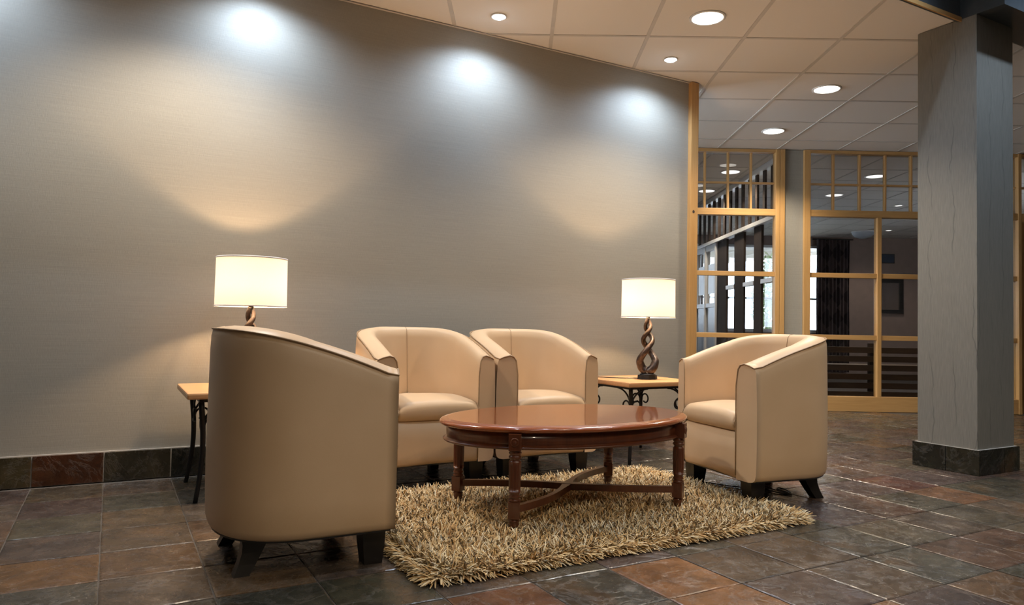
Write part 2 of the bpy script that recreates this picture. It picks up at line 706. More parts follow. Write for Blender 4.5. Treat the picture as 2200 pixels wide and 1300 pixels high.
# timber post that closes the wall end
t1 = MB().box(WX1, WX1 + 0.075, -0.035, 0.165, 0.0, H - 0.001, 0.004).build('trim_1', 'pine_z')
struct(t1, 'pale pine post closing the end of the woven wall', 'trim')
MB().lathe([(0.006, 0), (0.010, 0.001), (0.012, 0.002)], 12).build('knot', 'dark_brown', t1, (WX1 + 0.03, -0.034, 1.73)).rotation_euler = (PI / 2, 0, 0)

# ================================================================== COLUMN
CX0, CX1, CY0, CY1 = 4.455, 4.855, -1.815, -1.455
colm = MB().box(CX0, CX1, CY0, CY1, 0.0, H + 0.0, 0.004).build('column', 'column')
struct(colm, 'square grey column with wavering vertical dark lines', 'column')
MB().box(CX0 - 0.012, CX1 + 0.012, CY0 - 0.012, CY1 + 0.012, 0.0, 0.149).build('joint_bed', 'grout_light', colm)
bt = [(CX0 - 0.021, CX0 - 0.012, CY0 - 0.020, CY0 + 0.172), (CX0 - 0.021, CX0 - 0.012, CY0 + 0.176, CY1 + 0.020),
      (CX0 - 0.011, CX0 + 0.250, CY0 - 0.021, CY0 - 0.012), (CX0 + 0.254, CX1 + 0.021, CY0 - 0.021, CY0 - 0.012),
      (CX1 + 0.012, CX1 + 0.021, CY0 - 0.011, CY1 + 0.020), (CX0 - 0.011, CX1 + 0.011, CY1 + 0.012, CY1 + 0.021)]
for i, (a, b, c, d) in enumerate(bt):
    o = MB().box(a, b, c, d, 0.002, 0.148, 0.0015).build('slate_tile', 'slate', colm)
    o.color = ((0.017, 0.017, 0.011, 1), (0.014, 0.015, 0.011, 1), (0.011, 0.012, 0.010, 1))[i % 3]

# ================================================================== CEILING
ceil = MB().box(-3.6, 15.6, FASCIA_Y, 11.6, H + 0.030, H + 0.060).build('ceiling', 'plaster')
struct(ceil, 'suspended ceiling of cream square panels in a metal grid', 'ceiling')
CS = 0.6301
CA0, CB0 = 1.0352, 3.5158
ex, ey = (math.cos(PHI), math.sin(PHI)), (-math.sin(PHI), math.cos(PHI))


def CG(a, b):
    return (ex[0] * a + ey[0] * b, ex[1] * a + ey[1] * b)


def rgn(poly):
    cx = sum(p[0] for p in poly) / len(poly)
    poly = clip(poly, 0, 1, FASCIA_Y + 0.012)
    if poly:
        poly = clip(poly, 1, 0, -3.5)
    if poly:
        poly = clip(poly, -1, 0, -15.5)
    return poly if len(poly) >= 3 else []


fill = MB()
npan = 0
for i in range(-13, 20):
    for j in range(-10, 20):
        a0, b0 = CB0 + CS * i, CA0 + CS * j
        g = 0.012
        poly = [CG(a0 + g, b0 + g), CG(a0 + CS - g, b0 + g), CG(a0 + CS - g, b0 + CS - g), CG(a0 + g, b0 + CS - g)]
        poly = rgn(poly)
        if not poly:
            continue
        mx, my = sum(p[0] for p in poly) / len(poly), sum(p[1] for p in poly) / len(poly)
        if my > 11.5:
            continue
        ld = (mx - L0[0]) * (-LY) + (my - L0[1]) * LX
        seen = any(in_view((p[0], p[1], H), 10) for p in poly) and ld < 0.3 and not (my > 0.35 and mx < 3.7)
        if seen:
            o = prism(MB(), [(p[0] - mx, p[1] - my) for p in poly], 0, 0.016).build('ceiling_panel', 'ceiling_panel', ceil, (mx, my, H + 0.004))
            npan += 1
        else:
            prism(fill, poly, H + 0.004, H + 0.02)
tag(fill.build('ceiling_panel_field', 'ceiling_panel', ceil), kind='stuff')
barfill = MB()
for fam in (0, 1):
    for i in range(-14, 21):
        if fam == 0:
            a = CB0 + CS * i
            poly = [CG(a - 0.012, -8), CG(a + 0.012, -8), CG(a + 0.012, 16), CG(a - 0.012, 16)]
        else:
            b = CA0 + CS * i
            poly = [CG(-9, b - 0.012), CG(16, b - 0.012), CG(16, b + 0.012), CG(-9, b + 0.012)]
        poly = rgn(poly)
        poly = clip(poly, 0, -1, -11.5) if poly else poly
        if not poly or len(poly) < 3:
            continue
        mx, my = sum(p[0] for p in poly) / len(poly), sum(p[1] for p in poly) / len(poly)
        prism(MB(), [(p[0] - mx, p[1] - my) for p in poly], 0, 0.006).build('grid_bar', 'grid_bar', ceil, (mx, my, H + (0.0008 if fam else 0.0)))

# wall angle along the top of the woven wall
tr3 = MB().box(-3.5, WX1, -0.012, 0.0, H - 0.006, H - 0.0005).build('trim_3', 'grid_bar')
struct(tr3, 'thin metal wall angle between woven wall and ceiling', 'trim')

# raised ceiling with its fascia over the foreground
struct(MB().box(-3.6, CX0 - 0.001, FASCIA_Y - 0.02, FASCIA_Y, H - 0.01, RAISED).build('wall_header', 'fascia'), 'dark glossy fascia above the edge of the tiled ceiling', 'fascia')
struct(MB().box(CX0, 9.6, -1.97, FASCIA_Y, H, RAISED).build('wall_bulkhead', 'fascia'), 'dark bulkhead crossing above the grey column', 'bulkhead')
struct(MB().box(-3.6, CX0 - 0.001, FASCIA_Y - 0.030, FASCIA_Y - 0.0202, H - 0.016, H + 0.010).build('trim_2', 'pine_x'), 'thin pine strip along the lower edge of the fascia', 'trim')
struct(MB().box(-3.6, 9.7, -8.1, FASCIA_Y, RAISED, RAISED + 0.06).build('ceiling', 'ceiling_panel'), 'raised plain ceiling over the foreground', 'ceiling')


# ================================================================== LUMINAIRES
def downlight(x, y, label, z=H, r=0.093, energy=E_DOWN, col=C_WARM, glow='glow_warm', group='round recessed downlights', ang=2.3):
    t = thing('downlight', label, 'downlight', (x, y, z), 0, group)
    MB().lathe([(r + 0.016, 0.004), (r + 0.016, -0.003), (r + 0.004, -0.005), (r, -0.001), (r, 0.004)], 36).build('trim_ring', 'white_trim', t)
    MB().lathe([(r * 1.0, 0.0), (r * 1.0, -0.0025), (r * 0.5, -0.0045), (0.004, -0.005)], 36).build('diffuser', glow, t)
    lamp('downlight_beam', 'SPOT', energy, col, (0, 0, -0.02), t, 0.07, ang, 0.55)
    return t


def spotlight(x, y, label, z=H, energy=E_SPOT, ang=2.68):
    t = thing('spotlight', label, 'spotlight', (x, y, z), 0, 'small cool spotlights')
    MB().lathe([(0.050, 0.004), (0.050, -0.003), (0.044, -0.005), (0.038, -0.001), (0.038, 0.004)], 28).build('trim_ring', 'white_trim', t)
    MB().lathe([(0.038, 0.0), (0.037, -0.005), (0.028, -0.012), (0.014, -0.016), (0.002, -0.017)], 28).build('lens', 'glow_cool', t)
    lamp('spotlight_beam', 'SPOT', energy, C_COOL, (0, 0, -0.022), t, 0.035, ang, 0.75)
    return t


spotlight(2.039, -0.285, 'small bright cool spotlight over the two side-by-side armchairs')
spotlight(3.418, -0.296, 'small bright cool spotlight near the pine post of the wall')
spotlight(0.660, -0.275, 'small cool spotlight above the left table lamp, out of frame')
spotlight(-0.72, -0.275, 'small cool spotlight at the far left of the wall, out of frame')

downlight(3.145, -0.938, 'large round downlight nearest the woven wall, top of picture')
downlight(4.880, -0.458, 'round downlight in the ceiling just left of the column')
downlight(5.495, 0.600, 'round downlight nearest the glazed partition')
downlight(0.33, -0.80, 'round downlight over the left lamp table, out of frame')
for sx_, nm in ((0.75, 'left'), (1.75, 'middle'), (2.75, 'right')):
    spotlight(sx_, -2.45, 'small spotlight in the raised ceiling before the coffee table, %s one, out of frame' % nm, RAISED, E_SPOT * 0.8)
# luminaires of the raised ceiling; its round downlights are added as unseen foreground fill
for hx_, hy_, nm in ((1.9, -5.0, 'right of centre'), (0.1, -5.6, 'behind the camera'), (3.7, -4.8, 'far right')):
    downlight(hx_, hy_, 'added fill downlight in the raised ceiling, %s, out of frame' % nm, RAISED, 0.1, E_FILL, C_WARM)
spotlight(3.72, -1.98, 'cool spotlight beside the dark fascia, out of frame', RAISED, E_SPOT * 1.3, 1.6)
spotlight(4.66, -2.42, 'cool spotlight in front of the column, out of frame', RAISED, E_SPOT * 2.2, 1.6)

# ================================================================== GLAZED PARTITION
PT = 0.055


def LO(o):
    o.rotation_euler = (0, 0, LROT)
    return o


def part_frame(name, label, s0):
    t = thing(name, label, 'window', LP(s0, 0) + (0,), LROT)
    t['kind'] = 'structure'
    return t


def bar(t, nm, s0, s1, z0, z1, mat, dep=PT, b=0.004):
    return MB().box(s0, s1, -dep, dep * 0.4, z0, z1, b).build(nm, mat, t)


Z_SILL, Z_L0, Z_L1, Z_M0, Z_M1, Z_T0, Z_T1, Z_UM, Z_TOP = 0.155, 0.745, 0.795, 1.395, 1.445, 2.035, 2.105, 2.382, H - 0.035


def glazing(t, s_edges, upper, jambs):
    """s_edges: mullion axes of the lower lights; upper: muntin axes of the top lights"""
    a, b = s_edges[0], s_edges[-1]
    for (j0, j1) in jambs:
        bar(t, 'jamb', j0, j1, 0.0, H - 0.001, 'pine_z', PT + 0.012)
    bar(t, 'sill_board', a, b, 0.0, Z_SILL, 'pine_x', PT + 0.004)
    bar(t, 'transom_rail', a, b, Z_T0, Z_T1, 'pine_x', PT + 0.004)
    bar(t, 'head_rail', a, b, Z_TOP, H - 0.001, 'pine_x', PT + 0.004)
    for i in range(len(s_edges) - 1):
        p, q = s_edges[i] + (0.022 if i else 0), s_edges[i + 1] - (0.022 if i < len(s_edges) - 2 else 0)
        bar(t, 'rail', p, q, Z_L0, Z_L1, 'pine_x', PT * 0.8)
        bar(t, 'rail', p, q, Z_M0, Z_M1, 'pine_x', PT * 0.8)
        for z0, z1 in ((Z_SILL, Z_L0), (Z_L1, Z_M0), (Z_M1, Z_T0)):
            MB().box(p, q, -0.014, -0.008, z0, z1).build('pane', 'glass', t)
    for s in s_edges[1:-1]:
        bar(t, 'mullion', s - 0.022, s + 0.022, Z_SILL, Z_T0, 'pine_z', PT)
    ue = [a] + list(upper) + [b]
    for s in upper:
        bar(t, 'muntin', s - 0.010, s + 0.010, Z_T1, Z_TOP, 'pine_z', 0.03, 0.002)
    for i in range(len(ue) - 1):
        p, q = ue[i] + (0.010 if i else 0), ue[i + 1] - (0.010 if i < len(ue) - 2 else 0)
        bar(t, 'muntin', p, q, Z_UM - 0.010, Z_UM + 0.010, 'pine_x', 0.028, 0.002)
        for z0, z1 in ((Z_T1, Z_UM - 0.010), (Z_UM + 0.010, Z_TOP)):
            MB().box(p, q, -0.014, -0.008, z0, z1).build('pane', 'glass', t)


def S(u):
    return (u - 1100) * 0.004903


w1 = part_frame('window_1', 'pine glazed panel beside the wall end, dark posts showing behind it', 0)
glazing(w1, [1.30, S(1661)], [1.53, 1.77, S(1511), S(1561), S(1610.5)], [(1.23, 1.30), (S(1661), S(1670)), (S(1670.5), S(1681))])
struct(MB().box(S(1681.2), S(1721.8), -0.035, 0.08, 0, H - 0.001).build('wall_pier', 'wall', None, LP(0, 0) + (0,), LROT), 'narrow grey woven pier between the two glazed panels', 'wall pier')
w2 = part_frame('window_2', 'wide pine glazed panel left of the column, curtained room behind it', 0)
glazing(w2, [S(1736), S(1885), 4.62, 5.30], [S(1788), S(1845), S(1900), S(1956), 4.46, 4.74, 5.02], [(S(1722), S(1736)), (5.30, 5.335)])

# door leaves right of the column
dr = thing('door_1', 'pale timber double door with steel pull handles right of the column', 'door', LP(5.34, 0) + (0,), LROT)
dr['kind'] = 'structure'
bar(dr, 'door_head', 0.0, 1.85, Z_T0 - 0.02, Z_T1, 'pine_x', PT + 0.01)
bar(dr, 'jamb', 1.78, 1.85, 0, Z_T0 - 0.02, 'pine_z', PT + 0.01)
for a, b, hs, nm in ((0.0, 0.055, None, 'jamb'), (0.058, 0.905, 0.0, 'door_leaf'), (0.909, 1.775, None, 'door_leaf')):
    o = MB().box(a, b, -0.03, 0.015, 0.008, Z_T0 - 0.024, 0.003).build(nm, 'pine_z', dr)
    if nm == 'door_leaf':
        hx_ = a + 0.03 if hs is not None else a + 0.05
        m = MB()
        m.tube([(hx_, -0.03, 0.985), (hx_, -0.085, 0.985)], 0.008, 8)
        m.tube([(hx_, -0.03, 1.305), (hx_, -0.085, 1.305)], 0.008, 8)
        m.tube([(hx_, -0.085, 0.96), (hx_, -0.085, 1.33)], 0.013, 10)
        m.build('pull_handle', 'steel', o)
        MB().box(a + 0.004, b - 0.004, -0.033, -0.0305, 0.010, 0.15).build('kick_plate', 'steel', o)
for i in range(5):
    a = 0.01 + i * 0.37
    for z0, z1 in ((Z_T1, Z_UM - 0.01), (Z_UM + 0.01, Z_TOP)):
        MB().box(a + 0.01, a + 0.36, -0.014, -0.008, z0, z1).build('pane', 'glass', dr)
    bar(dr, 'muntin', a - 0.01, a + 0.01, Z_T1, Z_TOP, 'pine_z', 0.03, 0.002)
bar(dr, 'muntin', 0.0, 1.85, Z_UM - 0.010, Z_UM + 0.010, 'pine_x', 0.028, 0.002)
bar(dr, 'head_rail', 0.0, 1.85, Z_TOP, H - 0.001, 'pine_x', PT)
struct(MB().box(7.2, 7.6, -0.03, 0.08, 0, H - 0.001).build('wall_front_right', 'wall', None, LP(0, 0) + (0,), LROT))
struct(MB().box(-2.0, 1.23, -0.03, 0.08, 0, H - 0.001).build('wall_front_left', 'wall', None, LP(0, 0) + (0,), LROT))

# ================================================================== ROOMS BEYOND THE GLASS
FD = 6.9


def LBOX(s0, s1, d0, d1, z0, z1, b=0.0):
    return MB().box(s0, s1, d0, d1, z0, z1, b)


LORG = LP(0, 0) + (0,)
W3A, W3B, W3Z0, W3Z1 = 3.05, 6.22, 0.80, 2.56
fwm = LBOX(-2.0, 0.5, FD, FD + 0.15, 0, H)
fwm.box(2.0, W3A, FD, FD + 0.15, 0, H).box(0.5, 2.0, FD, FD + 0.15, 0, 0.9).box(0.5, 2.0, FD, FD + 0.15, 2.3, H)
fwm.box(W3B, 8.6, FD, FD + 0.15, 0, H)
fwm.box(W3A, W3B, FD, FD + 0.15, 0, W3Z0)
fwm.box(W3A, W3B, FD, FD + 0.15, W3Z1, H)
struct(fwm.build('wall_far', 'far_wall', None, LORG, LROT), 'dim brown wall at the back of the curtained room', 'wall')
struct(LBOX(8.5, 8.62, 0.1, FD, 0, H).build('wall_far_right', 'far_wall', None, LORG, LROT))
struct(LBOX(-2.1, -2.0, 0.1, FD, 0, H).build('wall_far_left', 'far_wall', None, LORG, LROT))
wf = part_frame('window_3', 'bright daylight window far behind the glazed partition', 0)
for s in (W3A, 3.8, 4.55, 5.32, W3B - 0.05):
    LBOX(s, s + 0.05, FD + 0.02, FD + 0.10, W3Z0, W3Z1, 0.004).build('mullion', 'white_trim', wf)
for z0, z1 in ((W3Z0, W3Z0 + 0.06), (1.46, 1.50), (W3Z1 - 0.05, W3Z1)):
    LBOX(W3A + 0.05, W3B - 0.05, FD + 0.03, FD + 0.09, z0, z1, 0.004).build('rail', 'white_trim', wf)
for s0, s1 in ((W3A + .05, 3.8), (3.85, 4.55), (4.60, 5.32), (5.37, W3B - .05)):
    for z0, z1 in ((W3Z0 + 0.06, 1.46), (1.50, W3Z1 - 0.05)):
        LBOX(s0, s1, FD + 0.05, FD + 0.056, z0, z1).build('pane', 'glass', wf)

w5 = part_frame('window_added', 'unseen window added at the end of the passage to let daylight in', 0)  # unseen window, added so daylight reaches the white framed door
for s in (0.5, 1.225, 1.95):
    LBOX(s, s + 0.05, FD + 0.02, FD + 0.10, 0.9, 2.3, 0.004).build('mullion', 'white_trim', w5)
for s0, s1 in ((0.55, 1.225), (1.275, 1.95)):
    LBOX(s0, s1, FD + 0.05, FD + 0.056, 0.9, 2.3).build('pane', 'glass', w5)

# screen of dark posts between the passage and the curtained room
SW = 2.90
w4 = part_frame('window_4', 'screen of dark brown posts receding behind the narrow glazed panel', 0)
for d0, d1 in ((0.10, 0.36), (0.76, 1.02), (1.40, 1.78), (2.12, 2.56), (3.75, 4.1), (5.0, 5.35)):
    LBOX(SW - 0.012, SW + 0.016, d0, d1, 0.0, 2.06, 0.002).build('post', 'dark_brown', w4)
LBOX(SW - 0.045, SW + 0.05, 0.09, FD, 2.06, 2.11, 0.004).build('rail', 'white_trim', w4)
LBOX(SW - 0.04, SW + 0.05, 0.09, FD, H - 0.06, H - 0.001, 0.004).build('head_rail', 'white_trim', w4)
d = 0.14
while d < 5.6:
    LBOX(SW - 0.012, SW + 0.012, d, d + 0.07, 2.11, H - 0.06).build('baluster', 'dark_brown', w4)
    d += 0.26
for d0, d1 in ((0.36, 0.76), (1.02, 1.40), (1.78, 2.12)):
    LBOX(SW - 0.02, SW + 0.04, d0, d1, 1.37, 1.42).build('rail', 'white_trim', w4)
    LBOX(SW + 0.008, SW + 0.012, d0, d1, 0.02, 1.37).build('pane', 'glass', w4)
    LBOX(SW + 0.008, SW + 0.012, d0, d1, 1.42, 2.06).build('pane', 'glass', w4)
d2 = thing('door_2', 'white framed glass door in the dark post screen behind the wall end', 'door', LORG, LROT)
d2['kind'] = 'structure'
for d0 in (2.58, 3.14, 3.69):
    LBOX(SW - 0.03, SW + 0.05, d0, d0 + 0.06, 0, 2.06, 0.004).build('stile', 'white_trim', d2)
for d0, d1 in ((2.64, 3.14), (3.20, 3.69)):
    LBOX(SW - 0.02, SW + 0.04, d0, d1, 1.98, 2.06).build('rail', 'white_trim', d2)
    LBOX(SW - 0.02, SW + 0.04, d0, d1, 1.15, 1.21).build('rail', 'white_trim', d2)
    LBOX(SW - 0.02, SW + 0.04, d0, d1, 0.0, 0.22).build('rail', 'white_trim', d2)
    LBOX(SW + 0.002, SW + 0.012, d0, d1, 0.22, 1.15).build('pane', 'pale_blue_panel', d2)
    LBOX(SW + 0.008, SW + 0.012, d0, d1, 1.21, 1.98).build('pane', 'glass', d2)
    LBOX(SW - 0.004, SW + 0.006, d0 + 0.1, d1 - 0.1, 1.35, 1.78).build('poster', 'pale_blue_panel', d2)

# curtain
t = thing('curtain', 'dark diamond patterned curtain hanging at the edge of the far window', 'curtain', LP(6.06, FD - 0.10) + (0,), LROT)
nu, nv = 90, 8
vs_, fs_, uv_ = [], [], []
for j in range(nv + 1):
    for i in range(nu + 1):
        u = i / nu
        vs_.append((0.02 + 0.66 * u, -0.035 * math.sin(u * 2 * PI * 9) - 0.01 * math.sin(u * 31 + j), 0.03 + (H - 0.10) * j / nv))
for j in range(nv):
    for i in range(nu):
        a = j * (nu + 1) + i
        fs_.append((a, a + 1, a + nu + 2, a + nu + 1))
m = MB().add(vs_, fs_, True)
o = m.build('drape', 'curtain', t)
uvl = o.data.uv_layers.new(name='UVMap')
for li, lp in enumerate(o.data.loops):
    x, y, z = o.data.vertices[lp.vertex_index].co
    uvl.data[li].uv = (x / 0.66, z / 2.6)
MB().tube([(-0.06, 0.0, H - 0.06), (0.75, 0.0, H - 0.06)], 0.014, 8).build('rod', 'black_iron', t)

# framed mirror and blue sign on the far wall
t = thing('wall_mirror', 'black framed mirror hanging on the dim far wall', 'mirror', LP(7.345, FD) + (1.22,), LROT)
fr = MB()
fr.box(0, 0.51, -0.05, 0, 0, 0.075, 0.006).box(0, 0.51, -0.05, 0, 0.615, 0.69, 0.006)
fr.box(0, 0.075, -0.05, 0, 0.075, 0.615, 0.006).box(0.435, 0.51, -0.05, 0, 0.075, 0.615, 0.006)
fr.build('frame', 'black_iron', t)
MB().box(0.075, 0.435, -0.025, 0, 0.075, 0.615).build('mirror_glass', 'mirror', t)
t = thing('wall_plaque', 'small dark blue square on the far wall above the mirror', 'picture', LP(7.41, FD) + (2.23,), LROT)
MB().box(0, 0.28, -0.018, 0, 0, 0.19, 0.003).build('frame', 'black_plastic', t)
MB().box(0.012, 0.268, -0.020, -0.0185, 0.012, 0.178).build('panel', 'dark_blue', t)
t = thing('ceiling_dome', 'pale dome hanging under the far ceiling beyond the glass', 'ceiling fixture', LP(6.62, FD - 0.9) + (H,), LROT)
MB().lathe([(0.20, 0.0), (0.20, -0.02), (0.185, -0.06), (0.14, -0.105), (0.07, -0.13), (0.005, -0.135)], 30).build('dome', 'dome_plastic', t)
MB().lathe([(0.21, 0.0), (0.21, -0.015), (0.20, -0.018)], 30).build('rim', 'white_trim', t)

# dark slatted bench against the inside of the glass
t = thing('slatted_bench', 'dark wooden bench of horizontal boards behind the lower panes', 'bench', LP(3.50, 0.55) + (0.004,), LROT)
for i in range(6):
    MB().box(0.0, 1.75, 0, 0.025, 0.09 + i * 0.100, 0.09 + i * 0.100 + 0.066, 0.004).build('board', 'slat_brown', t)
for s in (0.0, 0.56, 1.13, 1.69):
    MB().box(s, s + 0.06, 0.026, 0.08, 0, 0.70, 0.003).build('post', 'dark_brown', t)
for s in (0.0, 1.69):
    MB().box(s, s + 0.06, 0.42, 0.48, 0, 0.42, 0.003).build('leg', 'dark_brown', t)
for k in range(4):
    MB().box(0.0, 1.75, 0.085 + k * 0.10, 0.17 + k * 0.10, 0.42, 0.45, 0.003).build('seat_board', 'slat_brown', t)

# downlights beyond the glass
for s, d, nm in ((4.42, 1.17, 'seen through the upper panes left of the column'), (4.48, 2.43, 'lower and farther, beside the first upper muntins'),
                 (2.62, 1.08, 'seen through the top panes of the narrow panel'), (2.66, 2.3, 'second one in the passage behind the narrow panel')):
    x, y = LP(s, d)
    downlight(x, y, 'downlight beyond the glass, ' + nm, H, 0.105, E_FAR, C_WARM, 'glow_far', 'downlights beyond the glass')
for s, d, nm in ((5.77, 3.16, 'higher'), (7.0, 5.8, 'lower')):
    x, y = LP(s, d)
    downlight(x, y, 'tiny downlight deep in the curtained room, the %s one' % nm, H, 0.05, E_FAR * 0.5, C_WARM, 'glow_far', 'downlights beyond the glass')

# outside: ground and a bush behind the far window
struct(LBOX(-6, 14, FD + 0.16, FD + 9, -0.3, -0.02).build('ground', 'gravel', None, LORG, LROT), 'pale ground outside the far window', 'ground')
bush = thing('garden_bush', 'pale green bush outside the far window', 'bush', LP(6.05, FD + 2.6) + (-0.02,), 0)
MB().tube([(0, 0, 0), (0.05, 0.02, 0.9), (0.0, 0.05, 1.7)], [0.06, 0.045, 0.02], 8).build('trunk', 'bark', bush)
NL = 1100
dirs = rng.normal(size=(NL, 3))
dirs /= np.linalg.norm(dirs, axis=1)[:, None]
pos = dirs * (rng.random(NL)[:, None] ** 0.4) * np.array([0.36, 0.36, 1.2]) + np.array([0, 0, 1.5])
m = MB()
for q in pos:
    a = Vector(rng.normal(size=3)).normalized()
    b = a.orthogonal().normalized()
    c = a.cross(b)
    q = Vector(q)
    l, ww = 0.075, 0.03
    m.add([q - b * l, q + c * ww, q + b * l, q - c * ww], [(0, 1, 2, 3)])
tag(m.build('foliage', 'leaf', bush), kind='stuff')


# ================================================================== TUB ARMCHAIR
CW, CDP = 0.655, 0.59
LEGH = 0.12
ARM_Z, BACK_Z = 0.645, 0.797


def chair_paths():
    hw = CW / 2
    fy = -CDP / 2
    xi = 0.222
    cham = 0.030
    ys = 0.0
    outer, inner = [], []
    b = CDP / 2 - ys
    n = 2.35
    ny = 7
    for k in range(ny):
        u = k / ny
        outer.append((-hw, fy + cham + (ys - fy - cham) * u))
        inner.append((-xi - 0.004 * math.sin(u * PI), fy + (ys - fy) * u))
    bi = b - 0.115
    xi2 = xi
    na = 26
    for k in range(na + 1):
        tt = PI - PI * k / na
        c, s = math.cos(tt), math.sin(tt)
        outer.append((hw * math.copysign(abs(c) ** (2 / n), c), ys + b * abs(s) ** (2 / n)))
        inner.append((xi2 * math.copysign(abs(c) ** (2 / 2.2), c), ys + bi * abs(s) ** (2 / 2.2)))
    for k in range(ny):
        u = (k + 1) / ny
        outer.append((hw, ys + (fy + cham - ys) * u))
        inner.append((xi + 0.004 * math.sin((1 - u) * PI), ys + (fy - ys) * u))
    return outer, inner


def rim_height(y):
    u = (y + CDP / 2 - 0.04) / (CDP - 0.04)
    u = max(0, min(1, u))
    # straight rise along the arms, easing out over the back
    return ARM_Z + (BACK_Z - ARM_Z) * (1 - (1 - u) ** 1.55)


def make_chair(label, group):
    t = thing('tub_armchair', label, 'armchair', group=group)
    outer, inner = chair_paths()
    N = len(outer)
    prof_n = None
    rings = []
    for k in range(N):
        O, I = Vector(outer[k] + (0,)), Vector(inner[k] + (0,))
        d = (I - O)
        L = d.length
        d.normalize()
        h = rim_height(outer[k][1])
        backness = max(0, min(1, (outer[k][1]) / (CDP / 2)))
        lean = 0.030 * backness
        P = []
        for inset, z in ((0.040, LEGH - 0.002), (0.018, LEGH + 0.002), (0.006, LEGH + 0.012), (0.0, LEGH + 0.032), (-0.003, 0.24), (-0.004, 0.36), (-0.003, 0.48)):
            P.append(O + d * inset + Vector((0, 0, z)))
        P.append(O + Vector((0, 0, h - 0.075)))
        P.append(O + d * 0.002 + Vector((0, 0, h - 0.028)))
        P.append(O + d * 0.007 + Vector((0, 0, h - 0.006)))
        P.append(O + d * 0.014 + Vector((0, 0, h)))
        for f, dz in ((0.34, 0.012), (0.62, 0.020), (0.82, 0.014), (0.94, -0.008), (0.99, -0.045)):
            P.append(O + d * (L * f) + Vector((0, 0, h + (dz * (1 - 0.55 * backness) if dz > 0 else dz))))
        for f, z in ((0.25, None), (0.55, None), (0.8, None), (1.0, None)):
            z0, z1 = h - 0.045, 0.30
            P.append(I + d * (lean * f) + Vector((0, 0, z0 + (z1 - z0) * f)))
        rings.append(P)
    n = len(rings[0])
    vs = [p for R in rings for p in R]
    fs = []
    for i in range(N - 1):
        for k in range(n - 1):
            a = i * n + k
            fs.append((a, a + n, a + n + 1, a + 1))
    m = MB().add(vs, fs, True)
    # arm fronts
    for base, rev in ((0, False), ((N - 1) * n, True)):
        idx = [base + k for k in range(n)]
        R = [Vector(m.v[q]) for q in idx]
        lowI = Vector((inner[0][0] if base == 0 else inner[-1][0], inner[0][1], LEGH + 0.002))
        m.v.append(tuple(lowI))
        idx.append(len(m.v) - 1)
        m.f.append(tuple(idx if rev else reversed(idx)))
        m.s.append(False)
    m.build('shell', 'leather', t)
    # base with front panel
    fy = -CDP / 2
    b = MB()
    prof = [(fy + 0.05, LEGH), (fy + 0.016, LEGH + 0.002), (fy + 0.006, LEGH + 0.016), (fy + 0.001, LEGH + 0.05), (fy + 0.002, 0.25), (fy + 0.004, 0.335), (fy + 0.02, 0.345), (fy + 0.12, 0.345)]
    nx = 14
    pv, pf = [], []
    for i in range(nx + 1):
        x = -0.222 + 0.444 * i / nx
        sag = 0.006 * math.sin(PI * i / nx) ** 2
        for (y, z) in prof:
            pv.append((x, y, z + (sag * 0.8 if z < LEGH + 0.02 else 0)))
    q = len(prof)
    for i in range(nx):
        for k in range(q - 1):
            a = i * q + k
            pf.append((a, a + 1, a + q + 1, a + q))
    b.add(pv, [tuple(reversed(f)) for f in pf], True)
    b.build('front_panel', 'leather', t)
    # dark underside
    ol = [(x * 0.955, y * 0.955) for x, y in outer]
    prism(MB(), list(reversed([(inner[-1][0], fy + 0.02), (inner[0][0], fy + 0.02)] + ol)), LEGH - 0.001, LEGH + 0.02).build('underside', 'black_plastic', t)
    # seat cushion: rounded front, crowned top, filling the tub
    c = MB()
    nu, nvv = 28, 30
    def half_w(y):
        if y < -0.01:
            return 0.2195
        bi_ = CDP / 2 - 0.115 - 0.026
        r = min(1, max(0, (y + 0.0) / bi_))
        return max(0.004, 0.2195 * (1 - r ** 2.2) ** (1 / 2.2))
    y_back = CDP / 2 - 0.115 - 0.028
    y_front = fy - 0.020
    path = []
    # section along y: under front, bulging nose, crowned top, to the back
    for a in np.linspace(-PI * 0.5, PI * 0.5, 11):
        path.append((y_front + 0.042 - 0.042 * math.cos(a), 0.389 + 0.047 * math.sin(a), 0))
    for u in np.linspace(0.06, 1, 18):
        y = (y_front + 0.042) + (y_back - y_front - 0.042) * u
        path.append((y, 0.436 + 0.014 * math.sin(min(1, u * 1.15) * PI) - 0.004 * u, 1))
    path.insert(0, (fy + 0.06, 0.342, 0))
    cv, cf = [], []
    for (y, z, top) in path:
        hwid = half_w(y)
        for i in range(nu + 1):
            x = -1 + 2 * i / nu
            e = 1 - abs(x) ** 6
            crown = 0.010 * (1 - x * x) if z > 0.40 else 0
            edge = -0.016 * (abs(x) ** 10)
            yy = y + (0.010 * abs(x) ** 8 if not top else 0)
            cv.append((x * hwid, yy, z + crown + (edge if z > 0.39 else 0)))
    q = nu + 1
    for j in range(len(path) - 1):
        for i in range(nu):
            a = j * q + i
            cf.append((a, a + 1, a + q + 1, a + q))
    c.add(cv, cf, True)
    # side walls of the nose
    for i0 in (0, nu):
        idx = [len(c.v) - len(cv) + j * q + i0 for j in range(len(path))]
        c.f.append(tuple(idx) if i0 == 0 else tuple(reversed(idx)))
        c.s.append(False)
    cu = c.build('seat_cushion', 'leather', t)
    for sgn in (-1, 1):
        pts = [(sgn * 0.2185, y + 0.009, z - (0.013 if z > .39 else 0)) for (y, z, tp) in path[1:24]]
        MB().tube(pts, 0.0028, 6).build('piping', 'piping', cu)
    # piping along the outer edge of the rim and down the arm fronts
    pts = []
    lowl = LEGH + 0.02
    Ii = Vector(inner[0] + (0,))
    h0 = rim_height(outer[0][1])
    O0 = Vector(outer[0] + (0,))
    dd = (Ii - O0)
    front = []
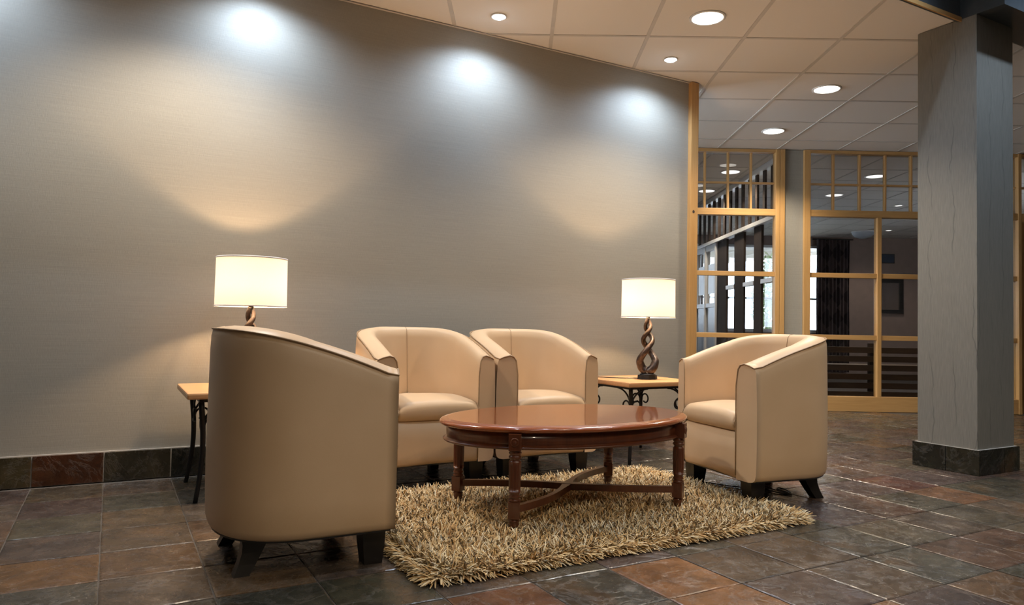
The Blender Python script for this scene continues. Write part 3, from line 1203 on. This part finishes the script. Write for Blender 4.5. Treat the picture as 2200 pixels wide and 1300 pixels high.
    front.append((Ii.x + 0.003, Ii.y - 0.001, lowl))
    front.append((Ii.x + 0.003, Ii.y - 0.002, 0.40))
    front.append((Ii.x + 0.003, Ii.y - 0.002, h0 - 0.085))
    for f, dz in ((0.985, -0.044), (0.94, -0.007), (0.82, 0.014), (0.62, 0.020), (0.34, 0.012), (0.12, 0.001)):
        front.append((O0.x + dd.x * f, O0.y + dd.y * f - 0.001, h0 + dz))
    pts += front
    for k in range(1, N - 1):
        O = Vector(outer[k] + (0,))
        d = (Vector(inner[k] + (0,)) - O).normalized()
        pts.append((O.x + d.x * 0.005, O.y + d.y * 0.005, rim_height(O.y) - 0.002))
    pts += [(-x, y, z) for x, y, z in reversed(front)]
    MB().tube(pts, 0.0034, 6).build('piping', 'piping', t)
    # upholstery seam down the middle of the inside back
    mid = N // 2
    R = rings[mid]
    MB().tube([p + Vector((0, -0.0012, 0.0002)) for p in R[11:-1]], 0.0012, 4).build('seam', 'piping', t)
    # legs
    for sx in (-1, 1):
        lm = MB()
        x0, y0 = sx * 0.235, fy + 0.085
        a, bt_ = 0.040, 0.031
        lm.add([(x0 + i * bt_ + 0.004 * sx, y0 + j * bt_, 0.0) for i, j in ((-1, -1), (1, -1), (1, 1), (-1, 1))] +
               [(x0 + i * (a - .002), y0 + j * (a - .002), 0.07) for i, j in ((-1, -1), (1, -1), (1, 1), (-1, 1))] +
               [(x0 + i * a, y0 + j * a, LEGH + 0.004) for i, j in ((-1, -1), (1, -1), (1, 1), (-1, 1))],
               [(3, 2, 1, 0)] + [(r * 4 + k, r * 4 + (k + 1) % 4, r * 4 + 4 + (k + 1) % 4, r * 4 + 4 + k) for r in (0, 1) for k in range(4)] + [(8, 9, 10, 11)])
        lm.build('leg', 'black_leg', t)
    for sx in (-1, 1):
        lm = MB()
        vs, fs = [], []
        for (z, dy, hwx, hwy) in ((LEGH + 0.004, 0.0, 0.030, 0.044), (0.095, 0.003, 0.029, 0.037), (0.070, 0.010, 0.027, 0.032), (0.035, 0.025, 0.025, 0.027), (0.0, 0.044, 0.024, 0.024)):
            x0, y0 = sx * (0.165 + dy * 0.5), 0.165 + dy
            vs += [(x0 + i * hwx, y0 + j * hwy, z) for i, j in ((-1, -1), (1, -1), (1, 1), (-1, 1))]
        for r in range(4):
            fs += [(r * 4 + (k + 1) % 4, r * 4 + k, r * 4 + 4 + k, r * 4 + 4 + (k + 1) % 4) for k in range(4)]
        fs += [(0, 1, 2, 3), (19, 18, 17, 16)]
        lm.add(vs, fs, False)
        lm.build('leg', 'black_leg', t)
    return t


G_CH = 'cream leather tub armchairs around the coffee table'
ch = make_chair('cream leather tub armchair nearest the camera, seen from its side and back', G_CH)
spots = [(0.600, -1.525, PI / 2, None),
         (1.452, -0.555, 0.0, 'cream tub armchair against the wall, beside the nearest armchair'),
         (2.125, -0.545, 0.0, 'cream tub armchair against the wall, beside the right lamp table'),
         (2.925, -1.555, -PI / 2 - 0.17, 'cream tub armchair on the right, in front of the glazed panels')]
for i, (x, y, a, lab) in enumerate(spots):
    o = ch if i == 0 else copy_tree(ch)
    o.location = (x, y, 0)
    o.rotation_euler = (0, 0, a)
    if lab:
        o['label'] = lab

# ================================================================== SHAG RUG
RX0, RX1, RY0, RY1 = 0.925, 2.655, -2.055, -0.945
rug = thing('shag_rug', 'golden beige shag rug under the oval coffee table', 'rug', ((RX0 + RX1) / 2, (RY0 + RY1) / 2, 0))
hx_, hy_ = (RX1 - RX0) / 2, (RY1 - RY0) / 2
MB().box(-hx_, hx_, -hy_, hy_, 0.0012, 0.010, 0.003).build('backing', 'rug_backing', rug)


def shag(n):
    K = 4                                  # rings per strand
    px = rng.uniform(-hx_, hx_, n)
    py = rng.uniform(-hy_, hy_, n)
    ne = n // 9                            # extra strands spilling over the edges
    side = rng.integers(0, 4, ne)
    tt = rng.uniform(-1, 1, ne)
    px[:ne] = np.where(side < 2, tt * hx_, np.where(side == 2, hx_, -hx_))
    py[:ne] = np.where(side >= 2, tt * hy_, np.where(side == 0, hy_, -hy_))
    ln = rng.uniform(0.038, 0.068, n)
    az = rng.uniform(0, 2 * PI, n)
    ex_ = np.clip((np.abs(px) - (hx_ - 0.03)) / 0.03, 0, 1) * np.sign(px)
    ey_ = np.clip((np.abs(py) - (hy_ - 0.03)) / 0.03, 0, 1) * np.sign(py)
    dx, dy = np.cos(az) + 2.2 * ex_, np.sin(az) + 2.2 * ey_
    dl = np.hypot(dx, dy) + 1e-6
    dx, dy = dx / dl, dy / dl
    edge = np.clip(np.hypot(ex_, ey_), 0, 1)
    tilt0 = rng.uniform(0.2, 1.25, n) + 0.40 * edge
    tilt1 = tilt0 + rng.uniform(0.3, 1.0, n)
    wr = rng.uniform(0.0022, 0.0042, n)
    P = np.zeros((n, K, 3))
    P[:, 0] = np.stack([px, py, np.full(n, 0.008)], 1)
    for k in range(1, K):
        tl = np.minimum(tilt0 + (tilt1 - tilt0) * (k - 0.5) / (K - 1), 1.75)
        st = ln / (K - 1)
        P[:, k, 0] = P[:, k - 1, 0] + st * np.sin(tl) * dx
        P[:, k, 1] = P[:, k - 1, 1] + st * np.sin(tl) * dy
        P[:, k, 2] = np.maximum(P[:, k - 1, 2] + st * np.cos(tl), 0.004)
    sxn = np.stack([-dy, dx, np.zeros(n)], 1)
    fn = np.stack([dx * 0.5, dy * 0.5, np.full(n, 0.85)], 1)
    V = np.zeros((n, K, 3, 3))
    for k in range(K):
        r = wr * (1.0, 1.1, 0.95, 0.35)[k]
        V[:, k, 0] = P[:, k] + sxn * r[:, None]
        V[:, k, 1] = P[:, k] - sxn * r[:, None]
        V[:, k, 2] = P[:, k] + fn * r[:, None]
    V = V.reshape(-1, 3)
    base = (np.arange(n) * K * 3)[:, None]
    quads = []
    for k in range(K - 1):
        for a in range(3):
            b = (a + 1) % 3
            quads.append([k * 3 + a, k * 3 + b, k * 3 + 3 + b, k * 3 + 3 + a])
    quads = np.array(quads)
    F = (base[:, :, None] + quads[None]).reshape(-1, 4)
    me = bpy.data.meshes.new('pile')
    me.vertices.add(len(V))
    me.vertices.foreach_set('co', V.ravel())
    me.loops.add(F.size)
    me.loops.foreach_set('vertex_index', F.ravel().astype(np.int32))
    me.polygons.add(len(F))
    me.polygons.foreach_set('loop_start', np.arange(0, F.size, 4, dtype=np.int32))
    me.polygons.foreach_set('loop_total', np.full(len(F), 4, dtype=np.int32))
    me.update(calc_edges=True)
    me.polygons.foreach_set('use_smooth', np.ones(len(F), dtype=bool))
    me.materials.append(M['shag'])
    return me


pile = bpy.data.objects.new('pile', shag(36000))
COL.objects.link(pile)
pile.parent = rug
tag(pile, kind='stuff')

# ================================================================== OVAL COFFEE TABLE
TBX, TBY, TBZ = 1.812, -1.475, 0.022
tb = thing('coffee_table', 'glossy mahogany oval coffee table with fluted legs on the shag rug', 'coffee table', (TBX, TBY, TBZ))


def oval(prof, nseg=96):
    """prof: (offset from the top's edge, z)"""
    A, B = 0.607, 0.392
    m = MB()
    vs, fs = [], []
    for off, z in prof:
        for k in range(nseg):
            a = 2 * PI * k / nseg
            nx_, ny_ = math.cos(a) / A, math.sin(a) / B
            l = math.hypot(nx_, ny_)
            vs.append((A * math.cos(a) - off * nx_ / l, B * math.sin(a) - off * ny_ / l, z))
    for i in range(len(prof) - 1):
        for k in range(nseg):
            a, b = i * nseg + k, i * nseg + (k + 1) % nseg
            fs.append((a, b, b + nseg, a + nseg))
    m.add(vs, fs, True)
    return m, nseg, len(prof)


m, ns, npf = oval([(0.05, 0.384), (0.012, 0.384), (0.004, 0.388), (0.0, 0.394), (0.002, 0.401), (0.009, 0.406), (0.018, 0.4085), (0.024, 0.409), (0.030, 0.4115), (0.036, 0.412)])
m.f += [tuple(range(ns * (npf - 1), ns * npf)), tuple(reversed(range(ns)))]
m.s += [False, False]
m.build('tabletop', 'mahogany', tb)
m, ns, npf = oval([(0.050, 0.329), (0.034, 0.329), (0.031, 0.333), (0.029, 0.384), (0.050, 0.384), (0.050, 0.329)])
ap = m.build('apron', 'mahogany_leg', tb)
m, ns, npf = oval([(0.034, 0.318), (0.022, 0.318), (0.017, 0.322), (0.017, 0.326), (0.022, 0.3285), (0.024, 0.331), (0.030, 0.335), (0.034, 0.335), (0.034, 0.318)])
m.build('bead_moulding', 'mahogany_leg', ap)
legs = [(-0.415, -0.262), (0.385, -0.277), (0.415, 0.262), (-0.415, 0.262)]
legs = [(-0.418, -0.259), (0.418, -0.259), (0.418, 0.259), (-0.418, 0.259)]
LPROF = [(0.012, -0.0115), (0.013, 0.0), (0.016, 0.004), (0.0165, 0.018), (0.019, 0.022), (0.021, 0.034), (0.019, 0.040), (0.022, 0.043), (0.022, 0.048), (0.018, 0.051), (0.020, 0.056)]
UPROF = [(0.020, 0.118), (0.024, 0.122), (0.024, 0.128), (0.018, 0.132), (0.0235, 0.137), (0.0235, 0.141), (0.0185, 0.147), (0.0215, 0.153), (0.0235, 0.160)]
UPROF += [(0.0235 + 0.0015 * k / 8, 0.160 + 0.112 * k / 8) for k in range(9)]
UPROF += [(0.022, 0.276), (0.018, 0.281), (0.024, 0.286), (0.026, 0.291), (0.024, 0.296), (0.020, 0.299), (0.025, 0.304), (0.026, 0.309), (0.022, 0.314), (0.022, 0.320)]
for (x, y) in legs:
    ang = math.atan2(y / 0.392 ** 2, x / 0.607 ** 2)
    lg = MB().lathe(LPROF, 24).lathe(UPROF, 48, 0, 0, True, 12, (0.165, 0.268)).box(-0.0225, 0.0225, -0.0225, 0.0225, 0.054, 0.120, 0.003)
    o = lg.build('leg', 'mahogany_leg', tb, (x, y, 0), ang)
    blk = MB().box(-0.022, 0.031, -0.0245, 0.0245, 0.318, 0.3835, 0.002).build('corner_block', 'mahogany_leg', o)
    ro = MB().lathe([(0.017, 0), (0.017, 0.002), (0.013, 0.004), (0.010, 0.002), (0.005, 0.005), (0.001, 0.0055)], 20)
    r_ = ro.build('rosette', 'mahogany_leg', o, (0.031, 0, 0.352))
    r_.rotation_euler = (0, PI / 2, 0)
# bowed cross stretchers
for (p, q, sgn) in ((legs[0], legs[2], 1), (legs[3], legs[1], -1)):
    p, q = Vector(p + (0,)), Vector(q + (0,))
    d = (q - p).normalized()
    nrm = Vector((-d.y, d.x, 0))
    vs, fs = [], []
    K = 28
    for k in range(K + 1):
        u = 0.012 + 0.976 * k / K
        off = -0.034 * math.sin(2 * PI * u) * sgn * (1.0 if sgn > 0 else 0.6)
        c = p.lerp(q, u) + nrm * off
        wdt = 0.011 + 0.010 * math.exp(-((u - 0.5) / 0.07) ** 2)
        for s_, z in ((-1, 0.076), (1, 0.076), (1, 0.104), (-1, 0.104)):
            zz = z - (0.0015 if sgn > 0 else 0)
            vs.append(tuple(c + nrm * (s_ * wdt) + Vector((0, 0, zz))))
    for k in range(K):
        for j in range(4):
            a, b = k * 4 + j, k * 4 + (j + 1) % 4
            fs.append((a, a + 4, b + 4, b))
    fs += [(0, 1, 2, 3), (K * 4 + 3, K * 4 + 2, K * 4 + 1, K * 4)]
    MB().add(vs, fs).build('stretcher', 'mahogany_leg', tb)


# ================================================================== LAMP TABLES
def make_side_table(label, group):
    t = thing('lamp_table', label, 'side table', group=group)
    hs = 0.285
    MB().box(-hs, hs, -hs, hs, 0.468, 0.497, 0.008).build('table_top', 'oak_x', t)
    fr = MB()
    i_ = hs - 0.065
    for a, b in (((-i_, -i_), (i_, -i_)), ((i_, -i_), (i_, i_)), ((i_, i_), (-i_, i_)), ((-i_, i_), (-i_, -i_))):
        x0, x1, y0, y1 = min(a[0], b[0]) - .009, max(a[0], b[0]) + .009, min(a[1], b[1]) - .009, max(a[1], b[1]) + .009
        fr.box(x0, x1, y0, y1, 0.450, 0.4675)
    fr.build('top_frame', 'black_iron', t)
    for sx in (-1, 1):
        for sy in (-1, 1):
            pts = []
            for k in range(13):
                u = k / 12
                z = 0.452 * (1 - u)
                off = i_ - 0.012 * math.sin(u * PI * 1.1) + 0.030 * u ** 2
                off = i_ - 0.016 * math.sin(u * PI) + 0.014 * u * u
                pts.append((sx * off, sy * off, z))
            lg = MB().tube(pts, [0.013 - 0.003 * k / 12 for k in range(13)], 8).build('leg', 'black_iron', t)
            for ax in (0, 1):
                cu = []
                # bracket sweeping from the leg to the frame and a scroll ring below it
                for k in range(9):
                    u = k / 8 * PI / 2
                    p_, z = 0.13 * (1 - math.cos(u)), 0.33 + 0.12 * math.sin(u)
                    q = [sx * (i_ - 0.010), sy * (i_ - 0.010)]
                    q[ax] -= (sx, sy)[ax] * p_
                    cu.append((q[0], q[1], z))
                MB().tube(cu, 0.0055, 6).build('bracket', 'black_iron', lg)
                cu = []
                for k in range(22):
                    a = PI * 1.0 - k / 21 * PI * 1.75
                    rr = 0.036 - 0.012 * k / 21
                    q = [sx * (i_ - 0.008), sy * (i_ - 0.008)]
                    q[ax] -= (sx, sy)[ax] * (0.046 + rr * math.cos(a))
                    cu.append((q[0], q[1], 0.345 + rr * math.sin(a)))
                MB().tube(cu, 0.0055, 6).build('scroll', 'black_iron', lg)
    return t


st = make_side_table('oak topped lamp table with black iron legs, behind the nearest armchair', 'oak topped lamp tables with iron scroll legs')
st.location = (0.590, -0.420, 0)
st2 = copy_tree(st)
st2.location = (2.995, -0.485, 0)
st2['label'] = 'oak topped lamp table between the wall armchair and the right armchair'


# ================================================================== TABLE LAMPS
def make_lamp(label, group):
    t = thing('table_lamp', label, 'table lamp', group=group)
    # plinth: chamfered block
    b = MB()
    prism(b, [(0.072 * math.cos(a), 0.052 * math.sin(a)) for a in [2 * PI * (k + .5) / 8 for k in range(8)]], 0, 0.028)
    for i in range(8, 16):
        x, y, z = b.v[i]
        b.v[i] = (x * 0.94, y * 0.94, z)
    o_ = b.build('plinth', 'black_plastic', t)
    MB().lathe([(0.050, 0.028), (0.050, 0.033), (0.040, 0.036)], 20).build('collar', 'black_plastic', o_)
    # two twining strands
    th_t = [0, .2, .47, .62, .75, .88, 1.0]
    th_v = [-35, 0, 90, 180, 270, 360, 430]
    r_t = [0, .06, .2, .35, .5, .65, .8, .92, 1.0]
    r_v = [.006, .034, .052, .048, .032, .028, .020, .012, .006]
    w_t = [0, .1, .25, .45, .7, 1.0]
    w_v = [.030, .027, .0225, .0185, .0145, .0105]
    for k in (0, 1):
        pts, rs = [], []
        for i in range(61):
            u = i / 60
            th = math.radians(np.interp(u, th_t, th_v) + 180 * k - 28)
            r = float(np.interp(u, r_t, r_v))
            pts.append((r * math.cos(th), r * math.sin(th), 0.046 + 0.350 * u))
            rs.append(float(np.interp(u, w_t, w_v)))
        sm = [Vector(p) for p in pts]
        for _ in range(4):
            sm = [sm[0]] + [(sm[i - 1] + sm[i] * 2 + sm[i + 1]) / 4 for i in range(1, len(sm) - 1)] + [sm[-1]]
        MB().tube(sm, rs, 14).build('twisted_strand', 'bronze', t)
    MB().lathe([(0.012, 0.385), (0.012, 0.42), (0.018, 0.425), (0.018, 0.47), (0.010, 0.475)], 16).build('socket', 'black_plastic', t)
    ZB, ZT, R = 0.397, 0.643, 0.172
    nseg = 64
    sh = MB()
    vs, fs = [], []
    for z in (ZB, ZT):
        rr = R if z == ZB else R - 0.002
        for k in range(nseg):
            a = 2 * PI * k / nseg
            vs.append((rr * math.cos(a), rr * math.sin(a), z))
    for k in range(nseg):
        fs.append((k, (k + 1) % nseg, nseg + (k + 1) % nseg, nseg + k))
    shd = sh.add(vs, fs, True).build('lamp_shade', 'shade', t)
    for z0, z1, rr in ((ZB, ZB + 0.007, R + 0.0006), (ZT - 0.007, ZT, R - 0.0012)):
        bd = MB()
        vs, fs = [], []
        for (q, z) in ((rr, z0), (rr + 0.001, z0), (rr + 0.001, z1), (rr, z1)):
            vs += [(q * math.cos(2 * PI * k / nseg), q * math.sin(2 * PI * k / nseg), z) for k in range(nseg)]
        for j in range(4):
            for k in range(nseg):
                a, b_ = j * nseg + k, j * nseg + (k + 1) % nseg
                c_, d_ = ((j + 1) % 4) * nseg + (k + 1) % nseg, ((j + 1) % 4) * nseg + k
                fs.append((a, b_, c_, d_))
        bd.add(vs, fs, True).build('hem', 'shade_band', shd)
    sp = MB()
    for k in range(3):
        a = 2 * PI * k / 3
        sp.tube([(0.016 * math.cos(a), 0.016 * math.sin(a), 0.43), ((R - 0.004) * math.cos(a), (R - 0.004) * math.sin(a), ZB + 0.01)], 0.0016, 5)
    sp.build('spider', 'steel', shd)
    MB().lathe([(0.012, 0.475), (0.014, 0.487), (0.026, 0.510), (0.030, 0.530), (0.026, 0.550), (0.012, 0.561), (0.002, 0.563)], 20).build('bulb', 'glow_bulb', t)
    return t


ZTOP = 0.497
lp1 = make_lamp('glowing drum shade table lamp on the left, twisted bronze stem half hidden by armchair', 'drum shade table lamps with twisted bronze stems')
lp2 = copy_tree(lp1)
lp1.location = (0.613, -0.385, ZTOP)
lp2.location = (3.035, -0.545, ZTOP)
lp2['label'] = 'glowing drum shade table lamp on the right, whole twisted bronze stem in view'
for q in (lp1, lp2):
    bl = [c for c in q.children if c.name.startswith('bulb')][0]
    lamp('bulb_light', 'POINT', E_LAMP, C_LAMP, (0, 0, 0.515), q, 0.032)

# cords
c = MB().tube([(3.09 - 0.13, -0.545, 0.506), (2.90, -0.47, 0.5015), (2.84, -0.40, 0.5005), (2.78, -0.30, 0.502), (2.74, -0.22, 0.503), (2.70, -0.19, 0.47), (2.69, -0.16, 0.30), (2.69, -0.12, 0.01)], 0.0032, 6)
tag(c.build('black_cable', 'black_plastic'), 'thin black lamp cord trailing across the right lamp table', 'cord')
pts = [(2.98, -1.62, 0.004), (3.03, -1.67, 0.004), (3.05, -1.58, 0.004), (3.08, -1.56, 0.004), (3.07, -1.62, 0.004), (3.02, -1.69, 0.004), (2.99, -1.66, 0.004), (2.97, -1.55, 0.004), (2.86, -1.40, 0.004), (2.80, -1.25, 0.004)]
sm = []
for i in range(len(pts) - 1):
    for k in range(6):
        u = k / 6
        p0, p1, p2, p3 = (Vector(pts[max(0, i - 1)]), Vector(pts[i]), Vector(pts[i + 1]), Vector(pts[min(len(pts) - 1, i + 2)]))
        sm.append(0.5 * ((2 * p1) + (-p0 + p2) * u + (2 * p0 - 5 * p1 + 4 * p2 - p3) * u * u + (-p0 + 3 * p1 - 3 * p2 + p3) * u ** 3))
tag(MB().tube(sm, 0.0032, 6).build('black_cable', 'black_plastic'), 'loose black cord lying on the floor under the right armchair', 'cord')
print('panels', npan, 'objects', len(bpy.data.objects))
